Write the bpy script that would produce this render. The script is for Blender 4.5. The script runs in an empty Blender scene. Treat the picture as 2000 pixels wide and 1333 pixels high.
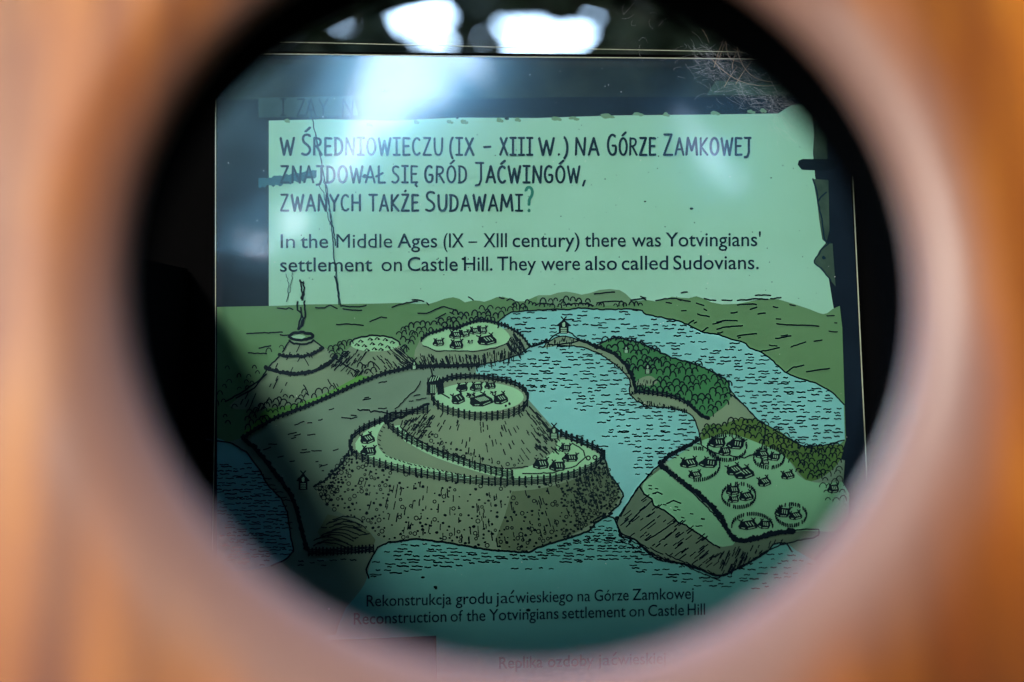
import bpy, bmesh, math, random
from mathutils import Vector, Matrix, noise as mnoise
R = math.radians
scene = bpy.context.scene
COL = scene.collection
rnd = random.Random(7)

# ------------------------------------------------------------------ camera, world, sun, exposure
SW, FL = 36.0, 50.0
K = SW / FL / 2000.0                     # slope of one photo pixel
D = 0.35                                 # camera to panel
cam_d = bpy.data.cameras.new('camera')
cam = bpy.data.objects.new('camera', cam_d); COL.objects.link(cam)
cam.rotation_euler = (R(90), 0, 0)
cam_d.sensor_width = SW; cam_d.lens = FL
cam_d.clip_start = 0.005; cam_d.clip_end = 500
cam_d.dof.use_dof = True
cam_d.dof.focus_distance = D
cam_d.dof.aperture_fstop = 6.6
cam_d.dof.aperture_blades = 0
scene.camera = cam

world = bpy.data.worlds.new("World"); scene.world = world
world.use_nodes = True
wn = world.node_tree
wn.nodes.clear()
wo = wn.nodes.new('ShaderNodeOutputWorld'); wb = wn.nodes.new('ShaderNodeBackground')
sky = wn.nodes.new('ShaderNodeTexSky'); sky.sky_type = 'NISHITA'; sky.sun_disc = False
SUN_EL, SUN_AZ = R(35), R(212)           # azimuth clockwise from +Y: behind and to the left of the camera
sky.sun_elevation = SUN_EL; sky.sun_rotation = SUN_AZ
wb.inputs['Strength'].default_value = 0.15
wn.links.new(sky.outputs[0], wb.inputs[0]); wn.links.new(wb.outputs[0], wo.inputs[0])
sd = bpy.data.lights.new('sun', 'SUN'); sd.energy = 0.55; sd.angle = R(22); sd.color = (1, .93, .84)
sun = bpy.data.objects.new('sun', sd); COL.objects.link(sun)
sdir = Vector((math.sin(SUN_AZ) * math.cos(SUN_EL), math.cos(SUN_AZ) * math.cos(SUN_EL), math.sin(SUN_EL)))
sun.rotation_euler = sdir.to_track_quat('Z', 'Y').to_euler()
scene.view_settings.view_transform = 'Standard'
scene.view_settings.look = 'None'
scene.view_settings.exposure = 3.65
scene.view_settings.gamma = 1.0
scene.cycles.transparent_max_bounces = 16
scene.cycles.max_bounces = 10

# ------------------------------------------------------------------ panel frame of reference
TILT = R(7.5); YAW = R(-1.2)
PO = Vector((0, D, 0))
PR = Matrix.Rotation(YAW, 3, 'Z') @ Matrix.Rotation(-TILT, 3, 'X')
PU = PR @ Vector((1, 0, 0)); PV = PR @ Vector((0, 0, 1)); PN = PR @ Vector((0, -1, 0))
def P(px, py, h=0.0):
    """photo pixel -> point in the panel's own frame (x right, y away, z up), h metres in front of the sheet"""
    d = Vector(((px - 1000) * K, 1, (666.5 - py) * K))
    t = (PO + PN * h).dot(PN) / d.dot(PN)
    q = d * t - PO
    return (q.dot(PU), -h, q.dot(PV))

# ------------------------------------------------------------------ materials
def mat(name, col, rough=.6, spec=.3, coat=0.0, metal=0.0):
    m = bpy.data.materials.new(name); m.use_nodes = True
    b = m.node_tree.nodes['Principled BSDF']
    b.inputs['Base Color'].default_value = (*col, 1); b.inputs['Roughness'].default_value = rough
    b.inputs['Specular IOR Level'].default_value = spec
    b.inputs['Coat Weight'].default_value = coat; b.inputs['Metallic'].default_value = metal
    return m
def print_mat(name, c1, c2, scale=35.0):
    """matt printed colour with a faint watercolour unevenness"""
    m = mat(name, c1, .55, .15)
    nt = m.node_tree; b = nt.nodes['Principled BSDF']
    tc = nt.nodes.new('ShaderNodeTexCoord'); n = nt.nodes.new('ShaderNodeTexNoise')
    n.inputs['Scale'].default_value = scale; n.inputs['Detail'].default_value = 5
    r = nt.nodes.new('ShaderNodeValToRGB')
    r.color_ramp.elements[0].position = .35; r.color_ramp.elements[1].position = .65
    r.color_ramp.elements[0].color = (*c1, 1); r.color_ramp.elements[1].color = (*c2, 1)
    nt.links.new(tc.outputs['Object'], n.inputs['Vector']); nt.links.new(n.outputs['Fac'], r.inputs[0])
    nt.links.new(r.outputs[0], b.inputs['Base Color'])
    return m
M = {}
M['paper']  = print_mat('printed_pale_green', (.52, .80, .58), (.57, .84, .64))
M['border'] = print_mat('printed_navy_border', (.007, .012, .026), (.012, .02, .038), 60)
M['band']   = print_mat('printed_slate_band', (.014, .022, .03), (.035, .045, .042), 90)
M['hill']   = print_mat('printed_olive_hill', (.17, .31, .13), (.22, .36, .17), 22)
M['hill2']  = print_mat('printed_far_hill', (.26, .38, .21), (.28, .41, .23), 22)
M['wood']   = print_mat('printed_wood_green', (.10, .28, .14), (.13, .33, .18), 50)
M['water']  = print_mat('printed_water', (.34, .74, .70), (.39, .78, .74), 30)
M['pool']   = print_mat('printed_pool_water', (.22, .60, .52), (.27, .66, .58), 26)
M['land']   = print_mat('printed_grey_land', (.25, .33, .235), (.30, .38, .27), 28)
M['slope']  = print_mat('printed_slope', (.30, .37, .24), (.36, .42, .26), 40)
M['shade']  = print_mat('printed_brown_slope', (.17, .21, .12), (.23, .27, .15), 40)
M['meadow'] = print_mat('printed_meadow', (.52, .82, .45), (.57, .86, .52), 30)
M['meadow2']= print_mat('printed_dark_meadow', (.34, .64, .36), (.39, .68, .40), 30)
M['forest'] = print_mat('printed_forest', (.075, .27, .10), (.11, .32, .12), 60)
M['forest2']= print_mat('printed_olive_forest', (.10, .22, .06), (.17, .26, .06), 60)
M['grass']  = print_mat('printed_grass', (.16, .42, .08), (.22, .48, .12), 60)
M['ink']    = mat('printing_ink', (.006, .012, .022), .5, .15)
M['text']   = mat('text_ink', (.008, .030, .055), .5, .15)
M['teal']   = mat('teal_ink', (.05, .30, .22), .5, .15)
M['light']  = mat('unprinted_line', (.50, .70, .45), .6, .15)
M['black']  = mat('black_paint', (.003, .003, .003), .95, 0.0)
M['photo']  = print_mat('printed_photo', (.035, .025, .04), (.06, .045, .065), 80)
M['smear']  = mat('dark_smear', (.05, .14, .17), .6, .1)
M['stone']  = print_mat('printed_stone', (.05, .08, .065), (.10, .14, .10), 160)
M['ghost']  = print_mat('printed_faded_strip', (.035, .06, .06), (.06, .09, .08), 120)
M['edge']   = mat('cut_acrylic_edge', (.55, .60, .42), .3, .5)
M['web']    = mat('cobweb_silk', (.75, .7, .68), .5, .4)
M['seed']   = mat('straw_bristle', (.60, .42, .26), .5, .3)
M['dust']   = mat('dust', (.02, .03, .03), .9, .05)

# ------------------------------------------------------------------ object helpers
def tag(o, label=None, cat=None, group=None, kind=None):
    if label: o['label'] = label
    if cat: o['category'] = cat
    if group: o['group'] = group
    if kind: o['kind'] = kind
    return o
def link_mesh(name, verts, faces, m, parent=None, smooth=False):
    me = bpy.data.meshes.new(name); me.from_pydata(verts, [], faces); me.update()
    if m: me.materials.append(m)
    if smooth:
        for p in me.polygons: p.use_smooth = True
    o = bpy.data.objects.new(name, me); COL.objects.link(o)
    if parent: o.parent = parent
    return o
def empty(name, loc=(0, 0, 0), rot=None):
    o = bpy.data.objects.new(name, None); COL.objects.link(o); o.location = loc
    o.empty_display_size = .02
    if rot is not None: o.matrix_world = Matrix.Translation(loc) @ rot.to_4x4()
    return o

panel = empty('information_panel', PO, PR)
tag(panel, 'flat printed information panel with green drawing of a hill settlement, seen through the round hole', 'sign')

# ------------------------------------------------------------------ flat print tools (photo pixels on the sheet)
LV = 0.9e-5
def fill(name, pts, m, level):
    o = link_mesh(name, [P(x, y, level * LV) for x, y in pts], [list(range(len(pts)))], M[m], panel)
    return o
class Ink:
    def __init__(s, level=22): s.v = []; s.f = []; s.h = level * LV; s.n = 0
    def _h(s):
        s.n += 1
        return s.h + (s.n % 100) * 8e-8
    def stroke(s, pts, w=3.0, w1=None, cap=True):
        if len(pts) < 2: return
        h = s._h(); n = len(pts); w1 = w if w1 is None else w1
        b = len(s.v)
        for i, (x, y) in enumerate(pts):
            x0, y0 = pts[max(i - 1, 0)]; x1, y1 = pts[min(i + 1, n - 1)]
            dx, dy = x1 - x0, y1 - y0; L = math.hypot(dx, dy) or 1
            ww = (w + (w1 - w) * i / (n - 1)) / 2
            nx, ny = -dy / L * ww, dx / L * ww
            s.v.append(P(x + nx, y + ny, h)); s.v.append(P(x - nx, y - ny, h))
        for i in range(n - 1):
            s.f.append((b + 2 * i, b + 2 * i + 1, b + 2 * i + 3, b + 2 * i + 2))
        if cap and w > 2.2:
            for (x, y), (xp, yp), i, ww in ((pts[0], pts[1], 0, w), (pts[-1], pts[-2], n - 1, w1)):
                dx, dy = x - xp, y - yp; L = math.hypot(dx, dy) or 1
                dx, dy = dx / L * ww / 2, dy / L * ww / 2
                c = len(s.v)
                s.v.append(P(x + dx * .8 - dy * .6, y + dy * .8 + dx * .6, h)); s.v.append(P(x + dx * .8 + dy * .6, y + dy * .8 - dx * .6, h))
                s.f.append((b + 2 * i, b + 2 * i + 1, c + 1, c))
    def blob(s, x, y, r, k=6, ry=None):
        h = s._h(); b = len(s.v); ry = ry or r; a0 = rnd.random() * 6
        for i in range(k):
            a = a0 + i * math.tau / k; q = 1 + rnd.uniform(-.2, .2)
            s.v.append(P(x + r * q * math.cos(a), y + ry * q * math.sin(a), h))
        s.f.append(tuple(range(b, b + k)))
    def ring(s, x, y, r, w=2.0, k=8, ry=None):
        ry = ry or r
        s.stroke([(x + r * math.cos(a * math.tau / k), y + ry * math.sin(a * math.tau / k)) for a in range(k + 1)], w, cap=False)
    def area(s, pts):
        h = s._h(); b = len(s.v)
        s.v += [P(x, y, h) for x, y in pts]; s.f.append(tuple(range(b, b + len(pts))))
    def wob(s, pts, w=3.0, amp=.8, step=7, w1=None):
        """hand drawn line: resampled and shaken"""
        q = resample(pts, step)
        s.stroke([(x + rnd.uniform(-amp, amp), y + rnd.uniform(-amp, amp)) for x, y in q], w, w1)
    def build(s, name, m, kind=None):
        o = link_mesh(name, s.v, s.f, M[m], panel)
        if kind: o['kind'] = kind
        return o
def resample(pts, step):
    out = [pts[0]]; carry = 0
    for (x0, y0), (x1, y1) in zip(pts, pts[1:]):
        L = math.hypot(x1 - x0, y1 - y0)
        if L == 0: continue
        t = step - carry
        while t < L:
            out.append((x0 + (x1 - x0) * t / L, y0 + (y1 - y0) * t / L)); t += step
        carry = L - (t - step)
    if math.hypot(out[-1][0] - pts[-1][0], out[-1][1] - pts[-1][1]) > .3 * step: out.append(pts[-1])
    return out
def smooth(pts, it=2, closed=False):
    for _ in range(it):
        q = [] if closed else [pts[0]]
        n = len(pts)
        for i in range(n if closed else n - 1):
            a, b = pts[i], pts[(i + 1) % n]
            q += [(a[0] * .75 + b[0] * .25, a[1] * .75 + b[1] * .25), (a[0] * .25 + b[0] * .75, a[1] * .25 + b[1] * .75)]
        if not closed: q.append(pts[-1])
        pts = q
    return pts
def inside(x, y, poly):
    c = False; j = len(poly) - 1
    for i in range(len(poly)):
        xi, yi = poly[i]; xj, yj = poly[j]
        if (yi > y) != (yj > y) and x < (xj - xi) * (y - yi) / (yj - yi) + xi: c = not c
        j = i
    return c
def box_of(poly):
    xs = [p[0] for p in poly]; ys = [p[1] for p in poly]
    return min(xs), min(ys), max(xs), max(ys)
def ell(cx, cy, rx, ry, n=36, a0=0, a1=360):
    return [(cx + rx * math.cos(R(a0 + (a1 - a0) * i / n)), cy + ry * math.sin(R(a0 + (a1 - a0) * i / n))) for i in range(n + 1)]

# ---- layout of the printed picture
SKYLINE = [(525,598),(560,597),(600,595),(650,594.5),(700,594),(750,593),(780,592),(815,594),(838,594),(852,590),(868,584),(885,581),(897,584),(908,591),(925,587),(936,588),(946,590),(958,586),(970,581),(982,580),(996,584),(1010,589),(1025,589),(1038,583),(1052,577),(1075,577),(1090,572),(1106,570),(1120,572),(1136,576),(1152,573),(1170,567),(1190,565),(1210,567),(1222,574),(1233,585),(1246,588),(1262,586),(1280,589),(1298,585),(1312,580),(1330,582),(1345,583),(1360,579),(1375,584),(1390,591),(1410,595),(1440,594),(1470,588),(1490,584),(1520,585),(1550,594),(1580,604),(1600,612),(1608,614),(1616,612),(1626,604)]
LAKE_TOP = [(973,640),(975,627),(985,617),(1000,610),(1020,608),(1050,606),(1080,605),(1110,605),(1130,602),(1155,604),(1200,605),(1240,604),(1257,608),(1258,614),(1290,620),(1320,626),(1335,631),(1355,640),(1375,651),(1400,653),(1430,663),(1455,670),(1465,680),(1485,687),(1500,697),(1517,713),(1535,728),(1555,738),(1590,748),(1615,760),(1632,772),(1648,790)]
sheet = fill('sheet', [(425,108),(1650,118),(1690,900),(1705,1480),(418,1480),(423,700)], 'border', 0)
fill('printed_slate_band', [(430,116),(1600,121),(1603,192),(1480,190),(1300,190),(1120,190),(900,194),(520,194),(430,196)], 'band', 1)
fill('printed_pale_sky', [(525,236),(640,233),(760,236),(900,230),(1050,231),(1200,226),(1400,224),(1520,222),(1545,206),(1570,203),(1585,214),(1590,260),(1588,300),(1592,345),(1598,380),(1603,425),(1612,470),(1618,540),(1626,590),(1629,606),(1608,622),(1500,605),(1000,605),(525,602)], 'paper', 2)
HILL = [(424,600)] + SKYLINE + [(1640,598),(1645,640),(1652,860),(1640,900),(1240,900),(900,800),(600,860),(424,870)]
fill('printed_hill', HILL, 'hill', 3)
fill('printed_far_hill', [(1050,578)] + [p for p in SKYLINE if 1050 < p[0] < 1234] + [(1240,592),(1200,597),(1100,600),(1048,590)], 'hill2', 4)
LAND = [(475,855),(500,835),(540,812),(600,790),(650,768),(700,745),(750,727),(800,716),(850,713),(935,712),(1060,700),(1240,900),(1380,830),(1440,800),(1500,850),(1650,900),(1640,1040),(1540,1140),(1400,1160),(720,1300),(520,1300),(424,1200),(424,870)]
fill('printed_land', LAND, 'land', 4)
fill('printed_grass_strip', smooth([(470,850),(500,826),(515,800),(545,795),(570,782),(600,776),(625,765),(660,752),(690,738),(715,712),(740,728),(660,765),(600,790),(540,812),(500,835)], 1), 'grass', 5)
LAKE = LAKE_TOP + [(1650,860),(1640,868),(1610,870),(1585,873),(1560,890),(1480,900),(1380,900),(1300,900),(1290,915),(1262,938),(1248,952),(1225,985),(1212,1012),(1180,1008),(1150,960),(1120,880),(1040,790),(1000,745),(930,730),(928,712),(960,708),(1000,700),(1036,677),(1000,650)]
fill('printed_lake', LAKE, 'water', 6)
PENIN = smooth([(1060,680),(1072,666),(1100,655),(1128,664),(1150,672),(1168,674),(1185,664),(1205,659),(1225,664),(1250,670),(1275,680),(1292,690),(1312,700),(1340,706),(1370,716),(1395,730),(1421,742),(1426,762),(1442,782),(1458,796),(1478,820),(1500,830),(1480,900),(1372,880),(1366,848),(1356,814),(1335,802),(1310,797),(1272,795),(1246,786),(1230,772),(1228,760),(1233,748),(1224,734),(1211,719),(1195,708),(1176,694),(1150,682),(1125,676),(1090,676)], 1)
fill('printed_peninsula', PENIN, 'slope', 7)
FOREST = smooth([(1170,674),(1185,664),(1205,659),(1225,664),(1250,670),(1275,680),(1292,690),(1312,700),(1340,706),(1370,716),(1395,730),(1421,742),(1426,762),(1428,778),(1415,795),(1400,805),(1385,818),(1372,812),(1350,790),(1320,776),(1285,768),(1250,768),(1238,748),(1236,732),(1222,712),(1200,692)], 1)
fill('printed_forest', FOREST, 'forest', 8)
WOODS2 = smooth([(1368,862),(1372,838),(1385,828),(1410,832),(1430,822),(1450,818),(1478,818),(1495,832),(1520,840),(1545,858),(1570,872),(1600,874),(1640,868),(1650,870),(1640,905),(1605,935),(1578,942),(1560,925),(1548,905),(1520,882),(1480,865),(1440,850),(1405,848)], 1)
SETTLE = smooth([(1300,905),(1330,885),(1362,866),(1400,846),(1440,848),(1480,862),(1522,880),(1546,905),(1562,935),(1600,945),(1660,940),(1655,1040),(1545,1036),(1500,1052),(1440,1058),(1428,1045),(1415,1015),(1370,970),(1330,935)], 1)
CLIFF = smooth([(1290,908),(1265,932),(1248,950),(1225,985),(1208,1010),(1204,1026),(1215,1046),(1240,1052),(1262,1074),(1285,1090),(1330,1100),(1370,1112),(1395,1124),(1412,1125),(1440,1110),(1470,1094),(1500,1074),(1545,1058),(1600,1050),(1600,1030),(1500,1045),(1440,1062),(1400,1010),(1340,950)], 1)
M['cliff'] = print_mat('printed_dark_cliff', (.19, .25, .165), (.24, .30, .19), 40)
fill('printed_cliff', CLIFF, 'cliff', 8)
fill('printed_settlement_meadow', SETTLE, 'meadow2', 9)
fill('printed_woodland_strip', WOODS2, 'forest2', 10)
STRIP = smooth([(1292,915),(1270,932),(1254,946),(1256,962),(1273,975),(1276,990),(1300,998),(1320,1018),(1352,1032),(1376,1050),(1402,1070),(1440,1064),(1425,1045),(1405,1010),(1360,970),(1320,940)], 1)
fill('printed_shore_meadow', STRIP, 'meadow2', 9)
POOL = smooth([(1160,1030),(1160,1016),(1178,1008),(1200,1012),(1207,1030),(1212,1047),(1240,1055),(1262,1078),(1285,1094),(1330,1102),(1370,1114),(1395,1126),(1412,1126),(1440,1112),(1470,1096),(1500,1078),(1512,1062),(1535,1060),(1560,1080),(1640,1120),(1640,1300),(640,1300),(668,1196),(700,1160),(716,1135),(720,1110),(728,1086),(742,1068),(765,1059),(800,1055),(815,1053),(840,1056),(880,1062),(920,1068),(960,1074),(1000,1080),(1033,1080),(1048,1070),(1090,1056),(1130,1046)], 1)
fill('printed_pool', POOL, 'pool', 10)
POOL2 = smooth([(424,856),(450,866),(480,882),(505,915),(524,950),(548,972),(561,1000),(566,1030),(568,1052),(575,1075),(562,1090),(520,1110),(424,1120)], 1)
fill('printed_left_water', POOL2, 'water', 8)

# mounds and villages
VOLC = smooth([(566,665),(552,690),(522,718),(512,742),(470,772),(440,800),(520,800),(600,785),(690,742),(700,730),(672,708),(650,690),(632,678),(612,664),(590,668)], 1)
fill('printed_beacon_mound', VOLC, 'slope', 7)
MB = smooth([(684,678),(660,700),(648,712),(690,728),(720,738),(800,715),(810,705),(790,690),(776,670),(740,680)], 1)
fill('printed_barrow_mound', MB, 'slope', 8)
fill('printed_barrow_top', ell(732,672,48,15), 'meadow', 9)
VB = smooth([(820,665),(808,690),(812,712),(870,714),(930,713),(985,704),(1015,692),(1035,676),(1022,655),(1000,640),(970,645),(900,680)], 1)
fill('printed_village_bank', VB, 'slope', 8)
VT = smooth([(822,668),(832,656),(862,648),(874,642),(888,647),(902,640),(930,630),(950,630),(978,638),(992,650),(998,661),(986,674),(955,680),(925,686),(880,686),(848,684),(828,677)], 1)
fill('printed_village_green', VT, 'meadow', 9)
BASE = smooth([(682,880),(668,905),(640,935),(612,955),(640,990),(690,1015),(730,1045),(765,1062),(815,1053),(880,1062),(960,1075),(1033,1080),(1050,1070),(1110,1052),(1150,1038),(1165,1020),(1195,1003),(1212,985),(1217,965),(1195,935),(1182,890),(1060,880),(900,860)], 1)
fill('printed_castle_base', BASE, 'slope', 11)
fill('printed_castle_base_shade', smooth([(1000,960),(1060,955),(1130,935),(1180,905),(1215,965),(1190,1004),(1110,1050),(1040,1078),(960,1072),(985,1010)], 1), 'shade', 12)
fill('printed_ditch_shade', smooth([(640,1005),(690,1015),(735,1050),(728,1070),(640,1072),(620,1040)], 1), 'shade', 12)
RING = smooth([(684,872),(690,855),(712,840),(750,822),(800,806),(840,800),(960,800),(1040,815),(1085,848),(1120,858),(1158,874),(1178,888),(1176,900),(1150,916),(1110,932),(1050,942),(960,946),(880,938),(800,926),(740,908),(695,888)], 1)
fill('printed_bailey', RING, 'slope', 13)
CRES = smooth([(694,866),(704,850),(728,834),(755,820),(745,834),(736,852),(737,872),(752,890),(790,902),(850,916),(910,930),(970,940),(900,936),(830,926),(760,910),(710,892),(695,878)], 1)
fill('printed_outer_meadow', CRES, 'meadow', 14)
RMEAD = smooth([(770,832),(785,830),(800,852),(850,880),(900,898),(960,912),(1010,918),(1060,902),(1080,870),(1095,856),(1125,862),(1155,878),(1174,890),(1168,902),(1130,922),(1080,934),(1020,940),(960,930),(900,912),(840,890),(790,862)], 1)
fill('printed_inner_meadow', RMEAD, 'meadow', 14)
CONE = smooth([(840,795),(815,808),(788,822),(780,832),(800,850),(850,878),(900,895),(960,912),(1010,920),(1050,905),(1085,880),(1092,852),(1070,832),(1052,808),(1034,792),(940,822)], 1)
fill('printed_castle_mound', CONE, 'slope', 15)
fill('printed_castle_wall', smooth([(842,752),(838,768),(842,790),(862,806),(900,818),(940,823),(985,820),(1020,808),(1034,790),(1030,768),(1010,752),(970,740),(930,735),(880,738)], 1), 'slope', 16)
fill('printed_castle_green', ell(936,776,87,29), 'meadow', 17)

# ---- ink
ripples = Ink(); lines = Ink(); fences = Ink(24); trees = Ink(); stones = Ink(); homes = Ink(26); hl = Ink(28); hatch = Ink()
def dashes(ink, poly, dy, L, gap, w=2.4, skip=.1, ang=0.0, avoid=None, wig=.75, keep=None):
    x0, y0, x1, y1 = box_of(poly); y = y0 + dy
    while y < y1:
        x = x0 + rnd.uniform(0, L)
        while x < x1:
            l = L * rnd.uniform(.4, 1.4)
            yy = y + rnd.uniform(-dy, dy) * .35
            ok = inside(x, yy, poly) and inside(x + l, yy, poly)
            if ok and avoid: ok = not any(inside(x + l / 2, yy, a) for a in avoid)
            if ok and keep: ok = rnd.random() < keep(x, yy)
            if ok and rnd.random() > skip:
                n = 3 if l < 9 else 4
                s = rnd.choice((-1, 1))
                ink.stroke([(x + l * i / n, yy + ang * l * i / n + s * wig * math.sin(i * 2.1 + x)) for i in range(n + 1)], w * rnd.uniform(.75, 1.2))
            x += l + gap * rnd.uniform(.5, 1.6)
        y += dy
def bumps(ink, poly, dx, dy, r, w=2.4, avoid=None, skip=.05):
    x0, y0, x1, y1 = box_of(poly); y = y0 + dy * .6; row = 0
    while y < y1 + dy:
        x = x0 + (row % 2) * dx / 2
        while x < x1:
            cx, cy = x + rnd.uniform(-.3, .3) * dx, y + rnd.uniform(-.3, .3) * dy
            if inside(cx, cy, poly) and rnd.random() > skip and not (avoid and any(inside(cx, cy, a) for a in avoid)):
                q = r * rnd.uniform(.7, 1.2); t = rnd.uniform(-.25, .25); hh = rnd.uniform(1.1, 1.7)
                a0, a1 = rnd.uniform(165, 200), rnd.uniform(340, 385)
                pts = [(cx + q * math.cos(R(a0 + (a1 - a0) * i / 6)) + t * q, cy + q * hh * math.sin(R(a0 + (a1 - a0) * i / 6))) for i in range(7)]
                ink.stroke(pts, w * rnd.uniform(.8, 1.15))
            x += dx
        y += dy; row += 1
def hatches(ink, poly, n, L, dirf, w=2.4, amp=.8):
    x0, y0, x1, y1 = box_of(poly); k = 0; tries = 0
    while k < n and tries < n * 20:
        tries += 1
        x, y = rnd.uniform(x0, x1), rnd.uniform(y0, y1)
        if not inside(x, y, poly): continue
        a = dirf(x, y); l = L * rnd.uniform(.4, 1.4)
        ink.stroke([(x, y), (x + math.cos(a) * l * .5 + rnd.uniform(-amp, amp), y + math.sin(a) * l * .5), (x + math.cos(a) * l, y + math.sin(a) * l)], w * rnd.uniform(.7, 1.1)); k += 1
def pebbles(ink, poly, n, r=3.0, dens=None):
    x0, y0, x1, y1 = box_of(poly); k = 0; t = 0; pts = []
    while k < n and t < n * 25:
        t += 1
        x, y = rnd.uniform(x0, x1), rnd.uniform(y0, y1)
        if not inside(x, y, poly) or (dens and rnd.random() > dens(x, y)): continue
        if any((x - a) ** 2 + (y - b) ** 2 < 42 for a, b in pts[-700:]): continue
        pts.append((x, y)); k += 1; q = r * rnd.uniform(.6, 1.25)
        if rnd.random() < .3: ink.ring(x, y, q * 1.2, 1.8, 7)
        else: ink.blob(x, y, q, 7, q * rnd.uniform(.7, 1))
def fence(path, h, sp=11, rails=4, w=2.2, pw=4.0, lean=0, fat=False):
    q = resample(path, sp)
    for k in range(rails):
        o = h * (k + .3) / rails
        fences.wob([(x + lean * o / h, y - o) for x, y in q], w, .7, 6)
    for i, (x, y) in enumerate(q):
        t = rnd.uniform(-1, 1)
        fences.stroke([(x + t, y + 1.5), (x + lean + t * .3, y - h - rnd.uniform(.2, 2.2))], pw * rnd.uniform(.7, 1.0))
        if fat: fences.blob(x + lean, y - h * .5, h * .42, 7)
def rampart(path, w=8, sp=7):
    q = resample(path, sp)
    fences.wob(q, w * .75, 1.0, 6)
    for x, y in q:
        fences.blob(x + rnd.uniform(-1, 1), y - rnd.uniform(0, w * .35), w * rnd.uniform(.45, .68), 6)
def house(x, y, w, h, a=0.0, light=3):
    """little log house: dark roof slab, gable, pale hatching, crossed ridge ends"""
    ca, sa = math.cos(a), math.sin(a); w *= 1.12; h *= 1.15
    def T(u, v): return (x + (u * ca - v * sa) * w / 2, y + (u * sa + v * ca) * h / 2)
    homes.area([T(-1, .1), T(-.55, -.75), T(.75, -1), T(1.05, .05), T(.9, .75), T(-.2, 1), T(-.95, .65)])
    homes.stroke([T(-.75, -1.15), T(-.35, -.55)], 2.6); homes.stroke([T(-.3, -1.15), T(-.65, -.55)], 2.6)
    homes.stroke([T(.6, -1.35), T(.85, -.8)], 2.4); homes.stroke([T(1.0, -1.3), T(.65, -.85)], 2.4)
    for i in range(light):
        u = -.2 + .9 * (i + .5) / light
        hl.stroke([T(u - .08, -.55), T(u + .1, .15)], 1.7)
    hl.stroke([T(-.7, .45), T(-.35, .6)], 1.5); hl.stroke([T(-.05, .72), T(.7, .5)], 1.4)
def tower(x, y, w, h):
    homes.area([(x - w * .8, y - h * .55), (x, y - h), (x + w * .8, y - h * .55), (x + w * .5, y - h * .5), (x + w * .5, y), (x - w * .5, y), (x - w * .5, y - h * .5)])
    homes.stroke([(x - 5, y - h - 5), (x + 3, y - h + 4)], 2.5); homes.stroke([(x + 5, y - h - 5), (x - 3, y - h + 4)], 2.5)
    for k in range(3): hl.stroke([(x - w * .3, y - h * .1 - k * h * .13), (x + w * .3, y - h * .1 - k * h * .13)], 2.2)
    hl.stroke([(x, y - h * .72), (x, y - h * .55)], w * .3)

# water ripples
def mid_keep(x, y):
    if x < 1240 and y > 765 and x < 1010 + (y - 700) * 1.15: return .12
    if y < 700: return .75
    return .95
far = [p for p in LAKE]
dashes(ripples, LAKE, 6.8, 15, 9, 2.3, .12, avoid=[PENIN, CLIFF, SETTLE, WOODS2, BASE, CONE, RING, VB], keep=mid_keep)
dashes(ripples, smooth([(1165,1012),(1200,1014),(1210,1048),(1262,1080),(1330,1104),(1395,1128),(1415,1135),(1300,1100),(1230,1076),(1160,1060),(1060,1085),(1040,1085),(1130,1048)],1), 6, 12, 6, 2.5, .05)
dashes(ripples, smooth([(728,1088),(745,1070),(815,1056),(960,1078),(1033,1083),(1120,1055),(1170,1040),(1240,1062),(1300,1100),(1150,1098),(1050,1100),(960,1102),(860,1108),(760,1124),(720,1128)],1), 7, 17, 7, 2.6, .12, ang=.04)
dashes(ripples, [(1160,1085),(1300,1102),(1400,1130),(1500,1080),(1560,1075),(1600,1110),(1500,1150),(1350,1150),(1240,1125)], 9, 15, 10, 2.4, .25)
dashes(ripples, [(1000,1108),(1090,1104),(1095,1118),(990,1120)], 8, 10, 12, 2.4, .2)
dashes(ripples, [(500,900),(570,980),(575,1080),(520,1105),(440,1100),(400,900)], 7, 17, 4, 2.0, .05)
for s in (-1, 1):
    for k in range(14):
        ripples.wob([(1212 + k * 14 + rnd.uniform(-4, 4), 1052 + k * 5.5 + 4 * s), (1226 + k * 14, 1060 + k * 5.5 + 4 * s)], 2.2, .6, 5)
# shorelines
for path, w in ((LAKE_TOP, 2.8), ([(1036,677),(1015,692),(985,704),(930,713),(932,726)], 2.6),
        ([(1212,1010),(1225,985),(1248,950),(1265,930),(1288,908)], 3), (CLIFF[2:60], 2.8),
        (PENIN[:12], 2), (PENIN[30:], 2.6), ([(1428,770),(1442,782),(1458,796),(1478,820),(1500,832),(1545,860),(1570,873),(1610,870),(1650,860)], 2.6),
        ([(1366,850),(1370,870),(1362,866)], 2.6),
        ([(402,858),(450,866),(480,882),(505,915),(524,950),(548,972),(561,1000),(566,1030),(568,1052),(575,1075),(560,1092),(530,1105)], 3),
        ([(760,1060),(815,1053),(880,1062),(960,1075),(1033,1080),(1050,1070),(1110,1052),(1150,1038),(1163,1022),(1195,1003)], 4.2),
        ([(720,1130),(716,1112),(724,1092),(738,1070),(762,1058)], 3.4),
        ([(1160,1030),(1160,1016),(1178,1008),(1200,1012),(1207,1030),(1212,1047),(1240,1055),(1262,1078),(1285,1094),(1330,1102),(1370,1114),(1395,1126),(1412,1126),(1440,1112),(1470,1096),(1500,1078),(1512,1062),(1535,1060),(1548,1080)], 3.2),
        ([(1250,950),(1256,964),(1273,975),(1276,988),(1300,998),(1318,1014),(1322,1020),(1340,1026),(1352,1036),(1372,1048),(1390,1062),(1405,1070)], 3.2),
        ([(1320,1018),(1290,1040),(1262,1056)], 2.4), ([(1274,978),(1250,1000),(1222,1030)], 2.4)):
    lines.wob(path, w, .9, 6)
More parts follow.
